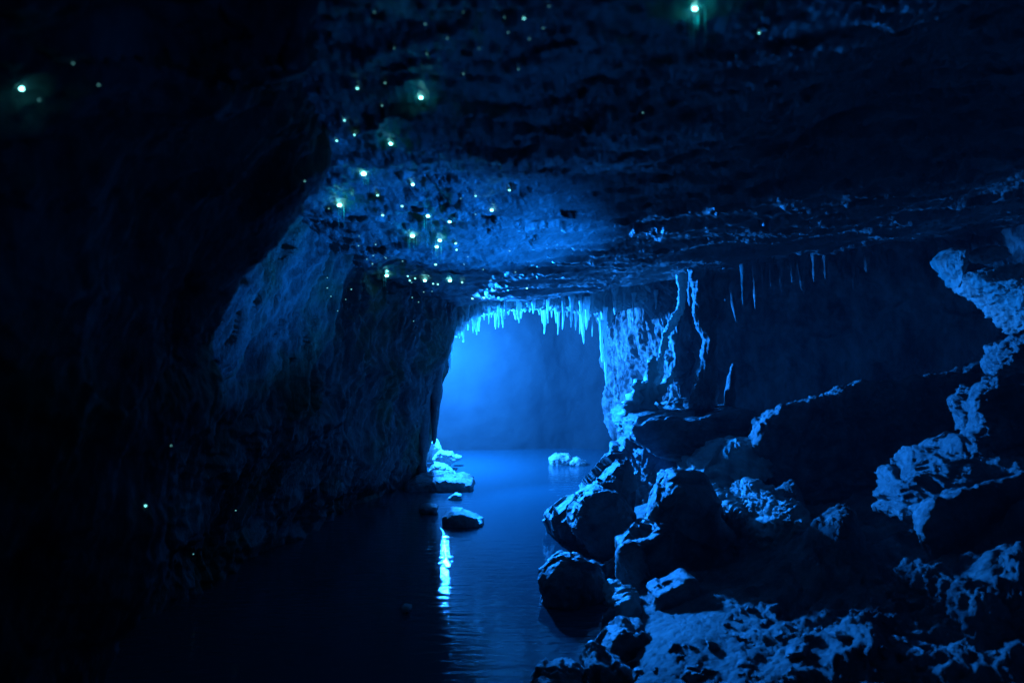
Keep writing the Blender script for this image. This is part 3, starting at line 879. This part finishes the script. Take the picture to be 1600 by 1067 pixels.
# thin row along the recess roof
row = [(1078, 450, 478, 3), (1100, 440, 470, 2.5), (1119, 436, 462, 3), (1133, 432, 470, 2), (1147, 430, 503, 2.6), (1161, 420, 476, 2.2), (1180, 415, 482, 2.4), (1192, 418, 450, 2), (1205, 415, 448, 2),
       (1222, 418, 460, 2), (1238, 412, 442, 2), (1256, 415, 460, 2.4), (1272, 408, 440, 2), (1290, 408, 436, 2), (1312, 404, 432, 3), (1340, 400, 448, 2), (1354, 400, 426, 3), (1370, 398, 424, 3)]
for q_ in range(12):
    x = rf.uniform(1150, 1400)
    row.append((x, 415, 415 + rf.uniform(8, 40), rf.uniform(1.5, 4)))
row.sort()
for k, (x, a, b, w) in enumerate(row):
    sl = 6 if x == 1147 else 0
    px_spike('stalactite', [(x - sl, a - 25), (x - sl * .4, (a + b) / 2), (x + sl * .6, b)], [w * 3.4, w * 1.6, w * 1.0, 0.8], 9.0 + 0.35 * math.sin(k * 3.7), M_rock,
             '%s stalactite hanging under the recess roof, %s from the left' % ('long thin' if b - a > 45 else 'short thin', ordinal[k]), 'stalactite',
             'thin stalactites under the recess roof', seed=100 + k)

# ------------------------------------------------------------------ glow worms
bpy.context.view_layer.update()


def bvh(o):
    me = o.data
    co = np.empty(len(me.vertices) * 3, np.float32)
    me.vertices.foreach_get("co", co)
    return BVHTree.FromPolygons(co.reshape(-1, 3).tolist(), [tuple(p.vertices) for p in me.polygons])


trees = [bvh(ceiling), bvh(wall_l), bvh(bpy.data.objects['rock_overhang']), bvh(bpy.data.objects['rock_overhang.001'])]


def cast(px, py):
    d = Vector(((px - 800) / F, 1, -(py - 533.5) / F)).normalized()
    best = None
    for t in trees:
        h = t.ray_cast(Vector((0, 0, EYE)), d)
        if h[0] is not None and (best is None or h[3] < best[3]):
            best = h
    return best


regions = [
    ('on the near left wall', [(33, 138, 7.5), (114, 99, 1.7), (154, 133, 1.8), (61, 156, 1.8), (267, 696, 1.5), (227, 790, 2.2), (368, 797, 1.5), (302, 865, 1.3)]),
    ('on the nearest part of the roof', [(1085, 13, 6), (1186, 52, 2), (1004, 176, 1.8), (819, 29, 2.3), (849, 44, 1.5), (794, 51, 1.5), (827, 61, 1.5), (788, 28, 1), (858, 10, 1.3),
        (664, 38, 1.8), (585, 19, 1.8), (723, 19, 1.1), (616, 76, 1.1), (699, 60, 1.1), (667, 84, 1.5), (748, 76, 1), (810, 108, 1.1), (724, 116, .9)]),
    ('on the roof above the glowing trail', [(558, 138, 2.6), (602, 130, 1.8), (658, 152, 3.8), (597, 165, 1.7), (538, 188, 2), (554, 211, 2), (526, 220, 2.3), (611, 224, 3.8)]),
    ('in the trail winding along the roof', [(568, 271, 5.5), (645, 288, 3.2), (590, 305, 2.6), (530, 320, 5), (476, 283, 1.8), (628, 322, 2.6), (598, 336, 2.8), (669, 337, 4.2), (703, 346, 3.4), (514, 326, 1.6),
        (768, 328, 3.2), (743, 306, 2), (720, 310, 1.3), (796, 297, 2.6), (743, 335, 1.6)]),
    ('in the dense patch under the trail', [(645, 368, 5), (687, 375, 4), (682, 385, 4), (712, 380, 2.8), (713, 390, 2.4), (681, 413, 2.8), (587, 382, 1.7), (583, 399, 1.8), (603, 403, 1.6), (560, 384, 1.6), (561, 369, 1.2),
        (573, 405, 1), (582, 412, 1.8), (601, 401, 1), (629, 408, 1.4), (696, 402, 1), (731, 401, 1), (725, 413, .9), (796, 392, 1.8), (755, 421, 1.4), (805, 425, 1.7), (767, 437, 1.4), (774, 453, 1.8)]),
    ('in the bright line where roof meets wall', [(605, 423, 3), (604, 430, 4), (637, 431, 2), (640, 438, 2.2), (664, 438, 3.5), (677, 443, 2), (684, 444, 2), (703, 438, 3.8), (722, 441, 2.2), (670, 431, 1.4), (649, 435, 2), (643, 441, 1.8),
        (662, 456, 1.5), (644, 465, 1.5), (654, 472, .9), (511, 450, 1.5), (549, 452, 1.8), (517, 463, 1.2), (540, 468, 1.2), (527, 486, 1.4), (511, 434, 1.1), (675, 455, 1), (646, 502, .8), (738, 466, 2.6), (756, 465, 2.2), (769, 472, 2.2), (823, 450, 2.2)]),
]
# one worm shape, copied
def worm_mesh(name, mat):
    vs, fs = [], []
    nr, ns = 6, 8
    for i in range(nr + 1):
        ph = math.pi * i / nr
        for j in range(ns):
            th = 2 * math.pi * j / ns
            vs.append((1.25 * math.sin(ph) * math.cos(th), math.sin(ph) * math.sin(th), 0.8 * math.cos(ph)))
    for i in range(nr):
        for j in range(ns):
            fs.append((i * ns + j, i * ns + (j + 1) % ns, (i + 1) * ns + (j + 1) % ns, (i + 1) * ns + j))
    me = bpy.data.meshes.new(name)
    me.from_pydata(vs, [], fs)
    me.materials.append(mat)
    return me


W = [worm_mesh('glow_worm', m) for m in (M_glow, M_glow_mid, M_glow_dim)]
silk_me = None
for where, pts in regions:
    pts = sorted(pts)
    for k, (px, py, s) in enumerate(pts):
        h = cast(px, py)
        if h is None:
            continue
        tier = 0 if s >= 3.2 else 1 if s >= 1.9 else 2
        r = (0.52 if px > 200 and py > 100 else 0.42) * max(s, 1.3) * h[3] / F
        if s > 7:
            r *= 0.6
        o = bpy.data.objects.new('glow_worm', W[tier])
        COL.objects.link(o)
        nrm = h[1] if h[1].dot(h[0] - Vector((0, 0, EYE))) < 0 else -h[1]
        o.location = h[0] + nrm * r * 0.5
        o.scale = (r, r, r)
        tag(o, '%s glow worm, %s from left of those %s' % (('brilliant', 'bright', 'faint')[tier], ordinal[k], where), 'glow worm',
            'glow worms ' + where)
        if s >= 3.7:           # its own light on the rock around it
            d = bpy.data.lights.new('worm_light', 'POINT')
            d.energy = 0.0075 * s * (min(h[3], 4) if h[3] > 4.2 else 1.6) * (1 if px > 200 else 0.2)
            d.color = (0.0, 0.6, 0.75)
            d.shadow_soft_size = 0.01
            lo_ = bpy.data.objects.new('worm_light', d)
            COL.objects.link(lo_)
            lo_.location = h[0] + nrm * (0.012 * h[3] + r)
        if s >= 4 and px > 400:
            for j in range(4):     # sticky silk lines hanging below the bigger worms
                ln = random.Random(px + j).uniform(0.05, 0.16)
                x0 = random.Random(py + 7 * j).uniform(-0.035, 0.035)
                y0 = random.Random(py + 3 * j).uniform(-0.02, 0.02)
                sk = spike('silk_thread', [(x0 / r, y0 / r, 0.02 / r), (x0 / r, y0 / r, -ln / r)], [0.0010 / r, 0.0008 / r], M_silk, seg=4, seed=j, parent=o)

# ------------------------------------------------------------------ haze
hz = bpy.data.materials.new('haze')
hz.use_nodes = True
nt = hz.node_tree
nt.nodes.remove(nt.nodes['Principled BSDF'])
pv = nt.nodes.new('ShaderNodeVolumePrincipled')
pv.inputs['Color'].default_value = (0.35, 0.75, 1.0, 1)
pv.inputs['Density'].default_value = 0.0022
pv.inputs['Anisotropy'].default_value = 0.0
nt.links.new(pv.outputs[0], nt.nodes['Material Output'].inputs['Volume'])
x0, x1, y0, y1, z0, z1 = -8, 10, -6, 17, -2.2, 7
bv = [(x, y, z) for x in (x0, x1) for y in (y0, y1) for z in (z0, z1)]
bq = [(0, 1, 3, 2), (4, 6, 7, 5), (0, 4, 5, 1), (2, 3, 7, 6), (0, 2, 6, 4), (1, 5, 7, 3)]
haze = link_mesh('haze', bv, bq, hz, flat=True)
tag(haze, 'faint blue mist filling the cave air', 'haze', kind='stuff')
